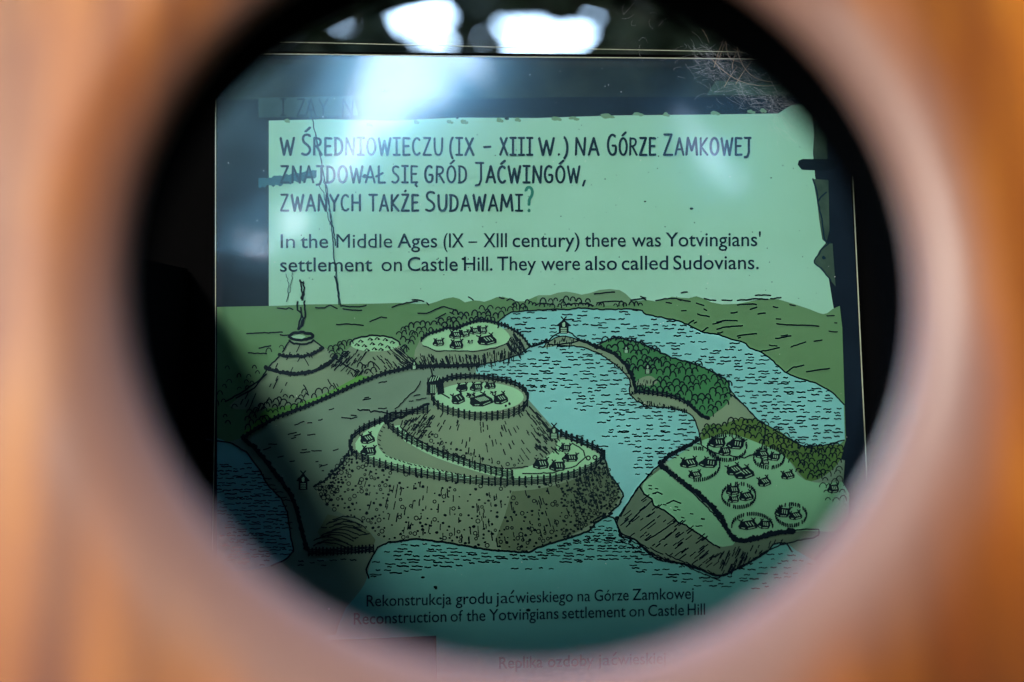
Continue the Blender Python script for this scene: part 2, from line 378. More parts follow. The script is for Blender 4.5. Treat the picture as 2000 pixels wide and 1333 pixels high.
for x, y in ((1212,1045),(1230,1058),(1180,1006),(1205,1012),(1250,1068),(1290,1092),(1305,1094)): lines.blob(x, y, rnd.uniform(3, 5.5))
# skyline scribbles and hill strokes
for path in ([(541,602),(560,604),(566,601),(572,605)], [(616,601),(632,602),(645,597),(658,603)], [(665,598),(700,600),(715,597)], [(670,604),(700,607),(706,606)],
        [(765,600),(785,594),(800,591),(815,589)], [(805,586),(818,586),(830,590)], [(833,592),(838,596)], [(915,581),(922,584),(924,586)], [(975,581),(985,584)], [(990,587),(998,583),(1005,588)],
        [(1045,597),(1060,592),(1080,595)], [(1100,597),(1120,593),(1145,594),(1160,598)], [(1160,575),(1180,572),(1200,571)], [(1165,592),(1200,588),(1215,590)],
        [(1232,587),(1245,584),(1258,583),(1262,587)], [(1250,580),(1262,583)], [(1280,588),(1300,584),(1318,583),(1330,587)], [(1330,572),(1342,571)], [(1375,584),(1385,586),(1398,587)], [(1410,587),(1430,587)],
        [(1440,587),(1460,586),(1472,583),(1500,585)], [(1475,578),(1490,576),(1505,578)], [(1440,596),(1460,594),(1475,594),(1477,596)], [(1543,596),(1553,597)], [(1505,584),(1525,582)],
        [(816,612),(835,612),(850,605),(865,599),(882,604),(890,607)], [(851,623),(862,617),(870,613)], [(878,611),(886,614)], [(722,629),(735,623),(745,619),(755,622)], [(657,635),(680,633),(710,636)],
        [(482,652),(510,651),(552,649)], [(547,655),(565,655)], [(1360,593),(1375,597)], [(1400,630),(1415,626),(1440,627)], [(1400,643),(1420,639),(1450,637)], [(1440,657),(1460,653),(1478,652)],
        [(1517,633),(1550,636),(1580,636),(1600,637)], [(1362,614),(1385,619)], [(1515,662),(1545,656)], [(1545,678),(1560,673),(1575,668)], [(1590,667),(1605,665)], [(1485,687),(1505,684),(1522,679)],
        [(1535,728),(1550,718),(1570,714)], [(1575,727),(1600,722),(1620,720)], [(1325,585),(1350,590)], [(1480,614),(1495,612)], [(1428,612),(1440,610)], [(1510,600),(1520,601)], [(1370,648),(1382,640)], [(1345,632),(1356,626)],
        [(1300,591),(1312,593)], [(1375,604),(1380,607)], [(1465,605),(1478,600)], [(485,690),(520,691)], [(505,680),(530,676)]):
    lines.wob(path, 2.6, .7, 6)
lines.area([(522, 203), (523, 203), (523, 203.5)])
for k in range(26):
    x, y = rnd.uniform(1290, 1630), rnd.uniform(600, 700)
    if inside(x, y, HILL) and not inside(x, y, LAKE): lines.wob([(x, y), (x + rnd.uniform(4, 18), y + rnd.uniform(-5, 2))], 2.3, .5, 5)
# scribbled tree lines
bumps(trees, smooth([(985,612),(1000,592),(1060,588),(1100,582),(1140,588),(1200,590),(1262,597),(1254,604),(1200,604),(1130,601),(1050,605),(1000,609)],1), 11, 9, 5, 2.4)
bumps(trees, smooth([(775,655),(800,632),(840,630),(900,610),(960,600),(990,600),(975,628),(930,628),(880,640),(840,648),(815,670),(795,690),(780,680)],1), 11, 10, 5.5, 2.6)
bumps(trees, [(640,690),(665,665),(685,665),(690,680),(660,705),(645,712)], 11, 10, 6, 2.2)
bumps(trees, [(515,680),(560,672),(545,695),(515,700)], 16, 12, 5, 1.8, skip=.3)
bumps(trees, FOREST, 13, 12, 6.5, 2.7, avoid=[ell(1262,742,24,14)])
bumps(trees, WOODS2, 10, 10, 5.5, 2.5)
bumps(trees, [(690,735),(702,712),(730,712),(735,728)], 11, 9, 5, 2.5)
bumps(trees, [(470,845),(490,800),(515,790),(560,775),(610,765),(680,752),(640,772),(560,803),(500,830)], 13, 10, 6, 2.5)
bumps(trees, [(420,790),(440,720),(500,700),(505,740),(470,790),(440,840)], 16, 13, 5, 2.0, skip=.3)
bumps(trees, [(1600,935),(1640,910),(1660,950),(1640,1000),(1610,970)], 14, 12, 6, 1.8)
# forest outline
trees.wob(FOREST[:26], 3.4, 1.6, 5)
# beacon mound
for arc, w in ((ell(588,657,23,7), 6), (ell(588,665,23,8,20,0,180), 4)): fences.wob(arc, w, 1, 5)
hl.blob(584, 658, 13, 9, 4); homes.blob(590, 659, 5, 6, 3)
rampart([(547,694),(563,697),(590,697),(612,692),(631,680)], 7)
rampart([(520,720),(545,728),(575,731),(610,727),(640,713),(654,699)], 8)
for path in ([(566,665),(552,688)],[(612,664),(632,680)],[(545,697),(520,722)],[(522,722),(505,745),(470,768),(440,785)],[(654,700),(672,712),(700,728)],[(520,730),(495,760),(460,778)]): lines.wob(path, 3, .8, 6)
hatches(hatch, VOLC, 34, 15, lambda x, y: R(115) if x < 588 else R(60), 2.2)
for path in ([(585,548),(588,560),(590,572),(588,585)],[(592,552),(594,565),(592,580),(590,588)],[(580,590),(582,605),(590,618),(594,628),(588,640)],[(594,588),(595,602),(596,615),(590,630),(583,645)],[(584,550),(592,553)],[(586,600),(590,612),(584,632),(582,642)]):
    lines.wob(path, 3.3, 1.4, 5)
# barrow mound
lines.wob(ell(732,672,49,16,30,175,365), 3.2, 1, 5)
for x, y in ((706,667),(722,663),(738,662),(754,664),(768,669),(698,674),(713,676),(728,672),(743,673),(758,678),(730,682),(745,683),(716,684)):
    x += rnd.uniform(-2, 2)
    homes.stroke([(x - 5, y + 2), (x - 1, y - 2.5), (x + 5, y + 1.5)], 2.2); homes.blob(x + 2, y + 1.5, 2.2, 5, 1.5)
hatches(hatch, MB, 60, 11, lambda x, y: R(125) if x < 720 else R(50), 2.3)
hatches(hatch, [(770,672),(800,700),(812,712),(780,712),(760,690)], 40, 16, lambda x, y: R(40), 2.0)
hatches(hatch, [(650,712),(684,678),(690,700),(680,720)], 22, 14, lambda x, y: R(135), 2.2)
# village
fence(smooth([(823,666),(832,655),(862,647),(874,641),(890,646),(905,637),(930,628),(955,628),(980,636),(1003,646),(1022,660),(1034,678)],1), 5, 7, 2, 2.6, 4)
lines.wob([(826,676),(850,686),(890,686),(930,687),(965,681),(990,672),(998,658)], 2, 1.2, 9)
hatches(hatch, [(815,690),(840,690),(930,692),(985,680),(1015,660),(1030,676),(1000,696),(930,710),(815,710)], 130, 14, lambda x, y: R(78 + (x - 900) * .16), 2.2)
hatches(hatch, [(985,672),(1003,650),(1030,676),(1010,692)], 50, 13, lambda x, y: R(60), 2.0)
for x, y, w, h, a in ((856,670,20,12,0),(889,655,22,13,0),(907,653,18,11,-.1),(926,647,18,12,0),(941,646,18,13,.1),(891,674,24,15,0),(950,665,34,17,-.25),(918,669,9,5,0)): house(x, y, w, h, a)
lines.wob([(932,711),(870,714),(812,713),(800,700)], 3.5, 1.2, 6)
# island mound and tower
ISL = smooth([(1070,673),(1074,662),(1086,654),(1100,648),(1112,648),(1126,660),(1134,666),(1118,670),(1082,674)],1)
lines.wob(ISL + [ISL[0]], 2.6, .6, 5); hatches(hatch, ISL, 16, 9, lambda x, y: R(100), 2)
tower(1101, 652, 19, 28)
rampart([(1036,677),(1052,674),(1068,666)], 5, 6); rampart([(1130,664),(1150,671),(1166,681)], 6, 6)
# peninsula
rampart([(1160,676),(1180,683),(1198,690),(1212,702),(1224,716),(1233,732),(1238,750),(1242,766)], 8)
fence([(1240,768),(1270,770),(1300,774),(1325,781),(1345,793)], 8, 9, 3, 2.2, 4)
rampart([(1345,789),(1358,802),(1372,814),(1384,818)], 8)
fill('printed_watch_mound', smooth([(1240,752),(1246,742),(1258,736),(1270,734),(1280,740),(1286,748),(1270,754)],1), 'slope', 9)
hatches(hatch, ell(1263,746,22,9), 16, 8, lambda x, y: R(100), 1.8)
tower(1265, 731, 11, 22); tower(1223, 690, 10, 15)
hatches(hatch, [(1170,690),(1195,708),(1215,725),(1232,750),(1228,770),(1250,786),(1300,795),(1350,805),(1340,798),(1250,778),(1236,760),(1215,716)], 50, 6, lambda x, y: R(80), 2.2)
# castle
WALL = smooth([(843,770),(850,785),(870,797),(900,806),(940,811),(985,808),(1015,799),(1030,786),(1030,770)],1)
fence([(x, y + 10) for x, y in WALL], 14, 11, 5, 1.5, 4.3)
fence(smooth([(1031,778),(1024,763),(1005,752),(975,744),(930,739),(890,740),(862,747),(850,758)],1), 9, 9, 4, 2.0, 4.4)
homes.area([(833,748),(843,732),(858,736),(866,748),(868,768),(855,772),(852,745),(848,772),(836,768)])
for k in range(7): homes.stroke([(834 + k * 2.5, 772), (836 + k * 3, 738)], 2)
for k in range(3): hl.stroke([(842 + 4 * k, 752), (842 + 4 * k, 768)], 1.8)
for k in range(4): hl.stroke([(839 + 5 * k, 746 - k), (843 + 5 * k, 737 - k)], 1.8)
homes.stroke([(842,722),(845,735)], 3)
lines.wob([(856,766),(868,772),(878,778)], 2.6)
for x, y, w, h, a, l in ((902,758,20,14,0,0),(930,757,22,15,.1,3),(957,754,20,12,0,2),(894,780,24,18,-.3,2),(938,783,42,20,-.42,6),(977,780,26,18,-.3,3),(919,773,16,7,0,1),(963,768,11,4,0,1)): house(x, y, w, h, a, l)
homes.blob(988,793,2.5); homes.blob(995,789,3)
DIRC = lambda x, y: R(90) - (x - 935) * .0045 * 1.6
hatches(hatch, CONE, 95, 11, DIRC, 2.3)
hatches(hatch, [(1035,800),(1060,815),(1090,850),(1085,880),(1050,890),(1035,850)], 75, 9, lambda x, y: R(50), 2.4)
hatches(hatch, [(785,824),(830,802),(850,812),(830,850),(800,845)], 42, 12, lambda x, y: R(125), 2.3)
pebbles(stones, [(785,826),(830,812),(850,850),(930,890),(1010,915),(1060,880),(1040,900),(960,905),(850,870)], 60, 2.6)
lines.wob([(1033,795),(1050,812),(1068,832),(1076,846)], 3.2)
lines.wob([(760,823),(785,815),(815,800),(838,788)], 5, 2, 5); lines.wob([(700,800),(740,806),(790,808),(836,790)], 3, 2, 5)
INNER = smooth([(756,816),(753,828),(762,840),(785,856),(815,872),(855,890),(900,906),(950,924),(1000,934)],1)
fence(INNER, 13, 11, 5, 1.5, 4.2)
OUTER = smooth([(686,866),(682,880),(690,893),(712,903),(750,915),(800,927),(850,936),(910,944),(970,948),(1030,947),(1085,942),(1130,930),(1165,914),(1180,896)],1)
fence(OUTER, 14, 12, 5, 1.5, 4.3)
fence(smooth([(682,872),(690,856),(706,843),(735,830),(770,817),(800,810),(835,806)],1), 12, 11, 4, 1.6, 3.8)
fence(smooth([(1096,852),(1120,862),(1146,872),(1168,882),(1180,894)],1), 11, 11, 4, 2.2, 6)
lines.wob([(786,822),(782,834),(800,850),(850,878),(900,893),(930,905),(980,916),(1030,912)], 2.4, 1, 6)
lines.wob([(1020,926),(1080,924),(1125,910),(1143,894),(1140,880),(1118,866)], 2.4, .8, 6)
for p in ([(752,826),(740,845),(738,868),(752,890),(800,906)], [(800,906),(850,916),(905,928)]):
    for x, y in resample(p, 9): lines.stroke([(x, y), (x + 5, y + 3)], 2)
for x, y, w, h, a in ((717,858,26,17,-.3),(719,882,28,16,.05),(1056,907,28,18,0),(1088,911,28,18,.1),(1113,895,28,14,.1),(1103,876,20,14,.2)): house(x, y, w, h, a)
tower(1082, 858, 18, 26)
for x, y in ((869,883),(890,890),(905,893),(1149,895),(1162,894)): stones.ring(x, y, 4, 2.6)
# base hill stones and streaks
pebbles(stones, BASE, 430, 2.9, lambda x, y: (.35 if not inside(x, y, RING) else 0) + (.65 if (x < 760 or x > 1120 or y > 1035) and not inside(x, y, RING) else 0))
pebbles(stones, [(612,950),(640,930),(680,885),(690,905),(660,960),(640,985)], 70, 3.2)
pebbles(stones, [(1090,960),(1180,905),(1215,965),(1190,1003),(1100,1050)], 130, 2.8)
hatches(hatch, [(690,910),(800,935),(930,955),(1060,955),(1150,930),(1180,915),(1180,960),(1050,1060),(900,1050),(780,1030),(700,960)], 105, 13, lambda x, y: R(110 - (x - 690) * .1), 2.3)
hatches(hatch, [(1080,945),(1180,905),(1200,950),(1150,1000),(1100,980)], 50, 9, lambda x, y: R(70), 2.3)
lines.wob([(682,882),(668,905),(645,930),(612,952)], 3.6, 2, 5)
lines.wob([(1180,890),(1188,925),(1205,945),(1218,966),(1210,985),(1190,1003)], 3.4, 1, 6)
# plain
fence([(475,858),(500,840),(540,818),(600,796),(650,774),(700,751),(750,732),(800,720),(850,718),(935,716)], 6, 9, 3, 2.6, 4.4)
rampart([(475,856),(500,878),(520,903),(542,932),(560,955),(572,975),(582,1005),(590,1040),(600,1076)], 9, 8)
fence([(603,1084),(650,1083),(700,1080),(730,1078)], 12, 7, 4, 2.4, 4)
tower(592, 957, 17, 32); tower(809, 722, 9, 18)
for k in range(120):
    x, y = rnd.uniform(480, 840), rnd.uniform(735, 1060)
    if inside(x, y, [(500,860),(600,800),(700,755),(800,722),(840,722),(835,780),(780,800),(690,840),(670,900),(620,930),(575,940),(540,920)]) or inside(x, y, [(600,965),(650,1000),(720,1045),(728,1070),(610,1075),(590,1000)]):
        l = rnd.uniform(5, 22); s = rnd.uniform(-.45, .1)
        lines.wob([(x, y), (x + l, y + l * s)], 2.2, .8, 6)
for k in range(11):
    y = 1016 + k * 5; x = 655 - k * 4 + rnd.uniform(-12, 12)
    lines.wob([(x, y), (x + 22, y - 7), (x + 45, y - 4), (x + 60 + k, y + 6)], 2.4, 1, 7)
lines.wob([(822,745),(812,762),(798,772),(785,788),(770,800)], 2, 1, 6)
dashes(lines, [(580,1088),(715,1086),(712,1100),(560,1110)], 8, 12, 9, 2.2, .2)
# right settlement
def clump(cx, cy, rx, ry, a0=0, a1=360):
    q = resample(ell(cx, cy, rx, ry, 48, a0, a1), 4.2)
    for x, y in q:
        if rnd.random() < .1: continue
        homes.stroke([(x, y + 3), (x + rnd.uniform(-1, 1), y - 3)], 2.8)
for c in ((1420,874,38,25),(1360,907,46,31,-100,95),(1502,894,30,20),(1443,968,33,23),(1545,1006,30,21),(1469,1028,40,24,180,360)): clump(*c)
for x, y, w, h, a in ((1400,865,30,18,.1),(1436,868,30,18,.35),(1415,882,22,16,0),(1345,905,32,17,-.1),(1383,905,32,17,.3),(1357,928,24,13,-.1),(1488,888,24,14,-.1),(1511,893,22,14,.3),(1493,904,16,12,0),(1434,919,30,18,-.35),(1452,925,36,20,-.35),(1431,958,24,17,0),(1457,970,26,16,-.2),(1432,976,20,12,0),(1492,942,24,16,-.3),(1538,929,24,14,-.2),(1528,1001,26,18,.3),(1553,1008,24,14,-.2),(1460,1026,34,17,-.15),(1492,1025,22,16,.2),(1627,955,20,16,0)): house(x, y, w, h, a)
rampart([(1290,908),(1303,893),(1325,880),(1345,872),(1362,860)], 9, 8)
rampart([(1288,908),(1310,926),(1335,944),(1362,964),(1388,988),(1408,1012),(1420,1035),(1432,1052)], 10, 8)
rampart([(1432,1054),(1450,1058),(1475,1054),(1500,1047),(1522,1040),(1548,1040)], 10, 7)
for p in ([(1275,965),(1285,961),(1293,966)],[(1302,984),(1315,978),(1330,984)]): lines.wob(p, 2.6, .5, 5)
for k in range(14):
    x, y = rnd.uniform(1262, 1400), 0; y = 955 + (x - 1262) * .65 + rnd.uniform(-12, 12)
    lines.wob([(x, y), (x + 7, y + 1)], 2, .4, 5)
hatches(hatch, [(1245,965),(1270,985),(1318,1018),(1370,1055),(1405,1075),(1410,1120),(1330,1098),(1260,1072),(1210,1040),(1210,1015)], 80, 15, lambda x, y: R(-38), 2.3)
hatches(hatch, [(1408,1076),(1440,1066),(1540,1050),(1500,1070),(1470,1092),(1415,1122)], 60, 14, lambda x, y: R(115), 2.2)

for ink, nm in ((ripples, 'printed_ripples'), (lines, 'printed_outlines'), (trees, 'printed_tree_marks'), (stones, 'printed_stones'), (hatch, 'printed_hatching')):
    ink.build(nm, 'ink', 'stuff')
fences.build('printed_fences', 'ink', 'stuff'); homes.build('printed_houses', 'ink', 'stuff'); hl.build('printed_house_highlights', 'light', 'stuff')

# ---- printed border ornaments, smears and dirt
orn = Ink(6)
for x, y, r in ((560,234,7),(720,242,9),(812,236,7),(877,236,9),(905,236,10),(975,233,9),(1010,232,8),(1085,230,13),(1118,229,14),(1183,225,18),(1244,221,14),(1300,222,9),(1395,219,12),(1465,216,10),(1490,214,8)):
    orn.blob(x, y + 2, r * .6, 9, rnd.uniform(3, 5)); orn.blob(x + r * .6, y + 4, r * .4, 7, 3)
orn.build('printed_grass_tufts', 'hill2', 'stuff')
st = Ink(8)
st.area([(1588,350),(1618,352),(1620,450),(1614,475),(1606,468),(1600,430),(1596,395)])
st.area([(1612,476),(1626,476),(1632,560),(1620,545),(1590,512),(1600,490)])
st.area([(1398,158),(1500,164),(1590,172),(1590,186),(1380,186)])
st.area([(1590,215),(1616,222),(1616,312),(1590,312)])
st.build('printed_stone_border', 'stone')
wk = Ink(12)
wk.wob([(1588,350),(1596,376),(1598,395),(1606,430),(1609,462),(1615,474)], 3, 1.2, 8)
wk.wob([(1614,376),(1600,388),(1597,395)], 3, 1, 8); wk.wob([(1622,474),(1606,486),(1588,512),(1604,524),(1622,548)], 2.6, 1.2, 8)
wk.blob(1609, 504, 4)
wk.build('printed_border_cracks', 'text')
peg = Ink(14)
peg.area([(1558,322),(1560,314),(1568,311),(1618,311),(1640,316),(1630,330),(1606,334),(1566,332)])
peg.build('printed_peg', 'ink')
sm = Ink(16)
q = []
for i in range(28): q.append((505 + i * 4.2, 354 - i * .65 - rnd.uniform(2, 6)))
for i in range(28): q.append((618 - i * 4.2, 345 + i * .55 + rnd.uniform(3, 11) - (0 if i > 5 else 3)))
sm.area(q)
sm.build('dark_smudge', 'smear')
cr = Ink(30)
cr.wob([(603,195),(612,240),(618,272),(630,330),(641,380),(647,440),(652,500),(660,560),(664,596)], 2.2, 1.2, 6, 1.8)
cr.wob([(616,262),(626,310),(636,370),(648,430),(655,480)], 2.2, 1.4, 5); cr.wob([(622,362),(632,376),(640,420),(645,440)], 1.6, 1, 6)
cr.wob([(560,535),(564,560),(560,590)], 1.2, 1.5, 5); cr.wob([(572,530),(566,575)], 1.0, 2, 5)
cr.wob([(654,540),(660,570),(662,594)], 3, 1.0, 5, 1.6)
cr.build('long_crack', 'text')
ds = Ink(30)
for x, y, r in ((713,345,7),(1351,408,4),(1260,394,2.5),(990,232,5),(905,506,4),(1182,350,1.5),(1506,348,2),(850,1147,4),(852,1150,3),(1032,1192,5),(826,1128,4),(893,231,3)): ds.blob(x, y, r, 7, r * .6)
for k in range(110):
    ds.blob(rnd.uniform(540, 1600), rnd.uniform(240, 590), rnd.uniform(.5, 1.3), 5)
ds.build('dirt_specks', 'dust', 'stuff')
# faint older title above, mostly under the dark band
ol = Ink(6)
fill('printed_title_strip', [(505,192),(690,188),(700,226),(640,228),(505,230)], 'ghost', 5)
ph = fill('printed_photograph', [(640,1250),(852,1242),(858,1480),(640,1480)], 'photo', 14)
fill('printed_lower_field', [(560,1300),(640,1240),(860,1238),(1300,1225),(1600,1190),(1700,1300),(1704,1478),(560,1478)], 'pool', 13)

# ------------------------------------------------------------------ lettering
def arc(cx, cy, rx, ry, a0, a1, n=9): return [(cx + rx * math.cos(R(a0 + (a1 - a0) * i / n)), cy + ry * math.sin(R(a0 + (a1 - a0) * i / n))) for i in range(n + 1)]
G = {  # hand drawn capitals, x 0..w, y 0..1 upward
 'W': (.62, [[(0,1),(.16,0),(.31,.85),(.46,0),(.62,1)]]), 'R': (.42, [[(.02,0),(.04,1)],[(.04,.97),(.25,.97),(.36,.88),(.37,.7),(.28,.55),(.06,.5)],[(.16,.5),(.42,0)]]),
 'E': (.36, [[(.36,.98),(.03,1),(.03,0),(.36,.02)],[(.03,.52),(.30,.53)]]), 'D': (.42, [[(.04,1),(.04,0)],[(.0,.99),(.2,.98),(.36,.82),(.41,.5),(.36,.18),(.2,.02),(.0,.0)]]),
 'N': (.46, [[(.02,0),(.05,1),(.40,0),(.45,1)]]), 'I': (.34, [[(.17,1),(.17,0)],[(0,1),(.34,1)],[(0,0),(.34,0)]]),
 'O': (.46, [arc(.23,.5,.22,.5,90,450,14)]), 'C': (.38, [arc(.22,.5,.22,.5,50,310,11)]),
 'Z': (.42, [[(.03,1),(.38,1),(.02,0),(.42,0)]]), 'U': (.44, [[(.02,1),(.03,.3),(.1,.05),(.22,0),(.34,.05),(.42,.3),(.43,1)]]),
 '(': (.18, [arc(.3,.42,.26,.72,120,240,8)]), ')': (.18, [arc(-.12,.42,.26,.72,60,-60,8)]), 'X': (.44, [[(.02,1),(.43,0)],[(.40,1),(.0,0)]]),
 '.': (.10, [[(.05,0),(.05,.05)]]), ',': (.14, [[(.12,.12),(.02,-.2)]]), 'A': (.46, [[(0,0),(.23,1),(.46,0)],[(.08,.33),(.38,.33)]]),
 'G': (.44, [arc(.24,.5,.23,.5,55,270,10) + [(.36,.06),(.41,.2),(.41,.46),(.24,.46)]]), 'M': (.60, [[(0,0),(.08,1),(.30,.25),(.52,1),(.60,0)]]),
 'K': (.42, [[(.04,1),(.04,0)],[(.40,1),(.06,.48),(.42,0)]]), 'J': (.34, [[(.0,1),(.34,1)],[(.24,1),(.24,.15),(.16,-.1),(0,-.14)]]),
 'S': (.38, [[(.36,.93),(.24,1.0),(.1,.97),(.03,.82),(.07,.62),(.22,.5),(.34,.36),(.36,.18),(.27,.03),(.13,-.01),(0,.06)]]),
 'L': (.36, [[(.04,1),(.04,0),(.36,0)]]), 'Y': (.44, [[(0,1),(.22,.5),(.44,1)],[(.22,.5),(.22,0)]]), 'H': (.46, [[(.03,1),(.03,0)],[(.43,1),(.43,0)],[(.03,.5),(.43,.5)]]),
 'T': (.44, [[(0,1),(.44,1)],[(.22,1),(.22,0)]]), '?': (.3, [[(0,.86),(.06,1.0),(.2,1.0),(.28,.85),(.26,.66),(.14,.5),(.13,.27)],[(.12,.04),(.14,.0)]])}
DIA = {'Ś': ('S', 'a'), 'Ó': ('O', 'a'), 'Ć': ('C', 'a'), 'Ę': ('E', 'o'), 'Ż': ('Z', 'd'), 'Ł': ('L', 'l')}
def hand_word(ink, s, x0, x1, base, cap, w=4.5):
    """'^' before a letter makes it a tall one"""
    glyphs = []; x = 0; big = False
    for ch in s:
        if ch == '^': big = True; continue
        b, d = DIA.get(ch, (ch, None)); gw, st = G[b]; sc = 1.2 if big else 1.0
        glyphs.append((x, sc, st, d, gw)); x += gw * sc + .17; big = False
    tot = x - .17; f = (x1 - x0) / tot
    for gx, sc, st, d, gw in glyphs:
        st = [list(p) for p in st]
        if d == 'a': st.append([(gw * .4, 1.14), (gw * .4 + .2, 1.34)])
        if d == 'd': st.append([(gw * .5, 1.2), (gw * .5 + .02, 1.26)])
        if d == 'o': st.append([(gw * .9, 0), (gw * .7, -.14), (gw * .95, -.24)])
        if d == 'l': st.append([(-.1, .36), (.24, .58)])
        dy = rnd.uniform(-.01, .01); tw = rnd.uniform(.9, 1.1)
        for p in st:
            pts = [(x0 + (gx + u * sc) * f, base - (v * sc + dy) * cap) for u, v in p]
            if len(pts) > 5: pts = smooth(pts, 1)
            elif len(pts) > 2:      # split hard corners so the strokes keep their width
                for a, b2 in zip(pts, pts[1:]): ink.stroke([a, b2], w * tw)
                continue
            ink.stroke(pts, w * tw)
head = Ink(20)
for s, x0, x1 in (('W', 548, 574), ('^ŚREDNIOWIECZU', 590, 864), ('(IX', 878, 925), ('XIII', 977, 1040), ('W.)', 1053, 1110), ('NA', 1124, 1169), ('^GÓRZE', 1187, 1280), ('^ZAMKOWEJ', 1296, 1466)):
    hand_word(head, s, x0, x1, 303, 33)
head.stroke([(945,288),(958,287)], 4.4)
for s, x0, x1 in (('ZNAJDOWAŁ', 548, 752), ('SIĘ', 766, 815), ('GRÓD', 830, 911), ('^JAĆWINGÓW,', 929, 1143)):
    hand_word(head, s, x0, x1, 357, 32)
for s, x0, x1 in (('ZWANYCH', 548, 704), ('TAKŻE', 721, 817), ('^SUDAWAMI', 832, 1020)):
    hand_word(head, s, x0, x1, 412, 31)
head.build('printed_polish_heading', 'text')
qm = Ink(20); hand_word(qm, '?', 1027, 1041, 412, 46, 6); qm.build('printed_question_mark', 'teal')
for s, x0, x1 in (('I', 548, 558), ('Z', 580, 596), ('AY', 598, 640), ('N', 668, 690), ('ZE.', 856, 905)): old = Ink(12); hand_word(old, s, x0, x1, 226, 32, 3.2); old.build('printed_upper_word', 'border', 'stuff')

def type_word(verts, faces, s, x0, x1, base0, base1, cap, level=20):
    cu = bpy.data.curves.new('lettering', 'FONT'); cu.body = s; cu.size = 1; cu.resolution_u = 4; cu.offset = 0 if 'M' in s or len(s) < 3 else .006
    ob = bpy.data.objects.new('lettering', cu); COL.objects.link(ob)
    dg = bpy.context.evaluated_depsgraph_get(); ev = ob.evaluated_get(dg); me = ev.to_mesh()
    vs = [v.co.copy() for v in me.vertices]; fs = [tuple(p.vertices) for p in me.polygons]
    ev.to_mesh_clear(); bpy.data.objects.remove(ob); bpy.data.curves.remove(cu)
    a = min(v.x for v in vs); b = max(v.x for v in vs)
    off = len(verts)
    for v in vs:
        t = (v.x - a) / (b - a)
        x = x0 + (x1 - x0) * t
        verts.append(P(x, base0 + (base1 - base0) * t - v.y * cap / CAPH, level * LV))
    faces += [tuple(i + off for i in f) for f in fs]
cu = bpy.data.curves.new('m', 'FONT'); cu.body = 'H'; ob = bpy.data.objects.new('m', cu); COL.objects.link(ob)
ev = ob.evaluated_get(bpy.context.evaluated_depsgraph_get()); me = ev.to_mesh()
CAPH = max(v.co.y for v in me.vertices); ev.to_mesh_clear(); bpy.data.objects.remove(ob)
def line(name, words, X0, B0, X1, B1, cap, m='text'):
    vs, fs = [], []
    for s, a, b in words:
        f = lambda x: B0 + (B1 - B0) * (x - X0) / (X1 - X0)
        type_word(vs, fs, s, a, b, f(a), f(b), cap)
    return link_mesh(name, vs, fs, M[m], panel)
line('printed_english_text', [('In',548,576),('the',587,641),('Middle',657,766),('Ages',776,854),('(IX',866,906),('–',915,932),('XIII',944,990),('century)',1001,1132),('there',1142,1222),('was',1234,1291),("Yotvingians'",1300,1486)], 547, 485, 1487, 481, 27)
line('printed_english_text', [('settlement',547,727),('on',745,785),('Castle',796,894),('Hill.',906,962),('They',971,1047),('were',1057,1133),('also',1143,1205),('called',1214,1305),('Sudovians.',1315,1482)], 547, 531, 1482, 526, 27)
line('printed_caption', [('Rekonstrukcja',716,882),('grodu',890,961),('ja',968,992.5),('c',993.5,1004.5),('wieskiego',1006.5,1119),('na',1128,1153),('Górze',1161,1228),('Zamkowej',1235,1355)], 716, 1185, 1355, 1170, 22)
line('printed_caption', [('Reconstruction',691,872),('of',880,904),('the',911,948),('Yotvingians',955,1091),('settlement',1098,1222),('on',1229,1258),('Castle',1266,1336),('Hill',1343,1377)], 691, 1220, 1377, 1201, 22)
line('printed_caption', [('Replika',975,1060),('ozdoby',1070,1160),('ja',1168,1191),('c',1194,1205),('wieskiej',1207,1300)], 975, 1306, 1300, 1296, 22)

for nm_, p0_, p1_ in (('printed_accent', (998.5, 1160), (1003, 1154)), ('printed_accent', (1198, 1281), (1203, 1275))):
    ac = Ink(20); ac.stroke([p0_, p1_], 2.6, 3.4); ac.build(nm_, 'text')
# solid plate behind the sheet
def solid(name, pts, h0, h1, m, parent=panel):
    n = len(pts)
    v = [P(x, y, h0) for x, y in pts] + [P(x, y, h1) for x, y in pts]
    f = [list(range(n)), list(range(2 * n - 1, n - 1, -1))] + [(i, (i + 1) % n, n + (i + 1) % n, n + i) for i in range(n)]
    return link_mesh(name, v, f, M[m], parent)
solid('backing_plate', [(435,100),(1656,110),(1800,110),(1800,1480),(200,1480),(200,98)], -.006, -.0005, 'black')

# ------------------------------------------------------------------ clear cover in front of the panel
gm = bpy.data.materials.new('clear_acrylic'); gm.use_nodes = True
nt = gm.node_tree; nt.nodes.clear()
out = nt.nodes.new('ShaderNodeOutputMaterial'); mix = nt.nodes.new('ShaderNodeMixShader')
tr = nt.nodes.new('ShaderNodeBsdfTransparent'); tr.inputs[0].default_value = (.80, .97, .97, 1)
g1 = nt.nodes.new('ShaderNodeBsdfGlossy'); g1.inputs['Roughness'].default_value = .13
g2 = nt.nodes.new('ShaderNodeBsdfGlossy'); g2.inputs['Roughness'].default_value = .015
g1.inputs[0].default_value = (.34, .76, 1, 1)
gmx = nt.nodes.new('ShaderNodeMixShader'); gmx.inputs[0].default_value = .25
fr = nt.nodes.new('ShaderNodeFresnel'); fr.inputs[0].default_value = 2.55
tc = nt.nodes.new('ShaderNodeTexCoord'); nz = nt.nodes.new('ShaderNodeTexNoise'); nz.inputs['Scale'].default_value = 45
nz.inputs['Detail'].default_value = 6
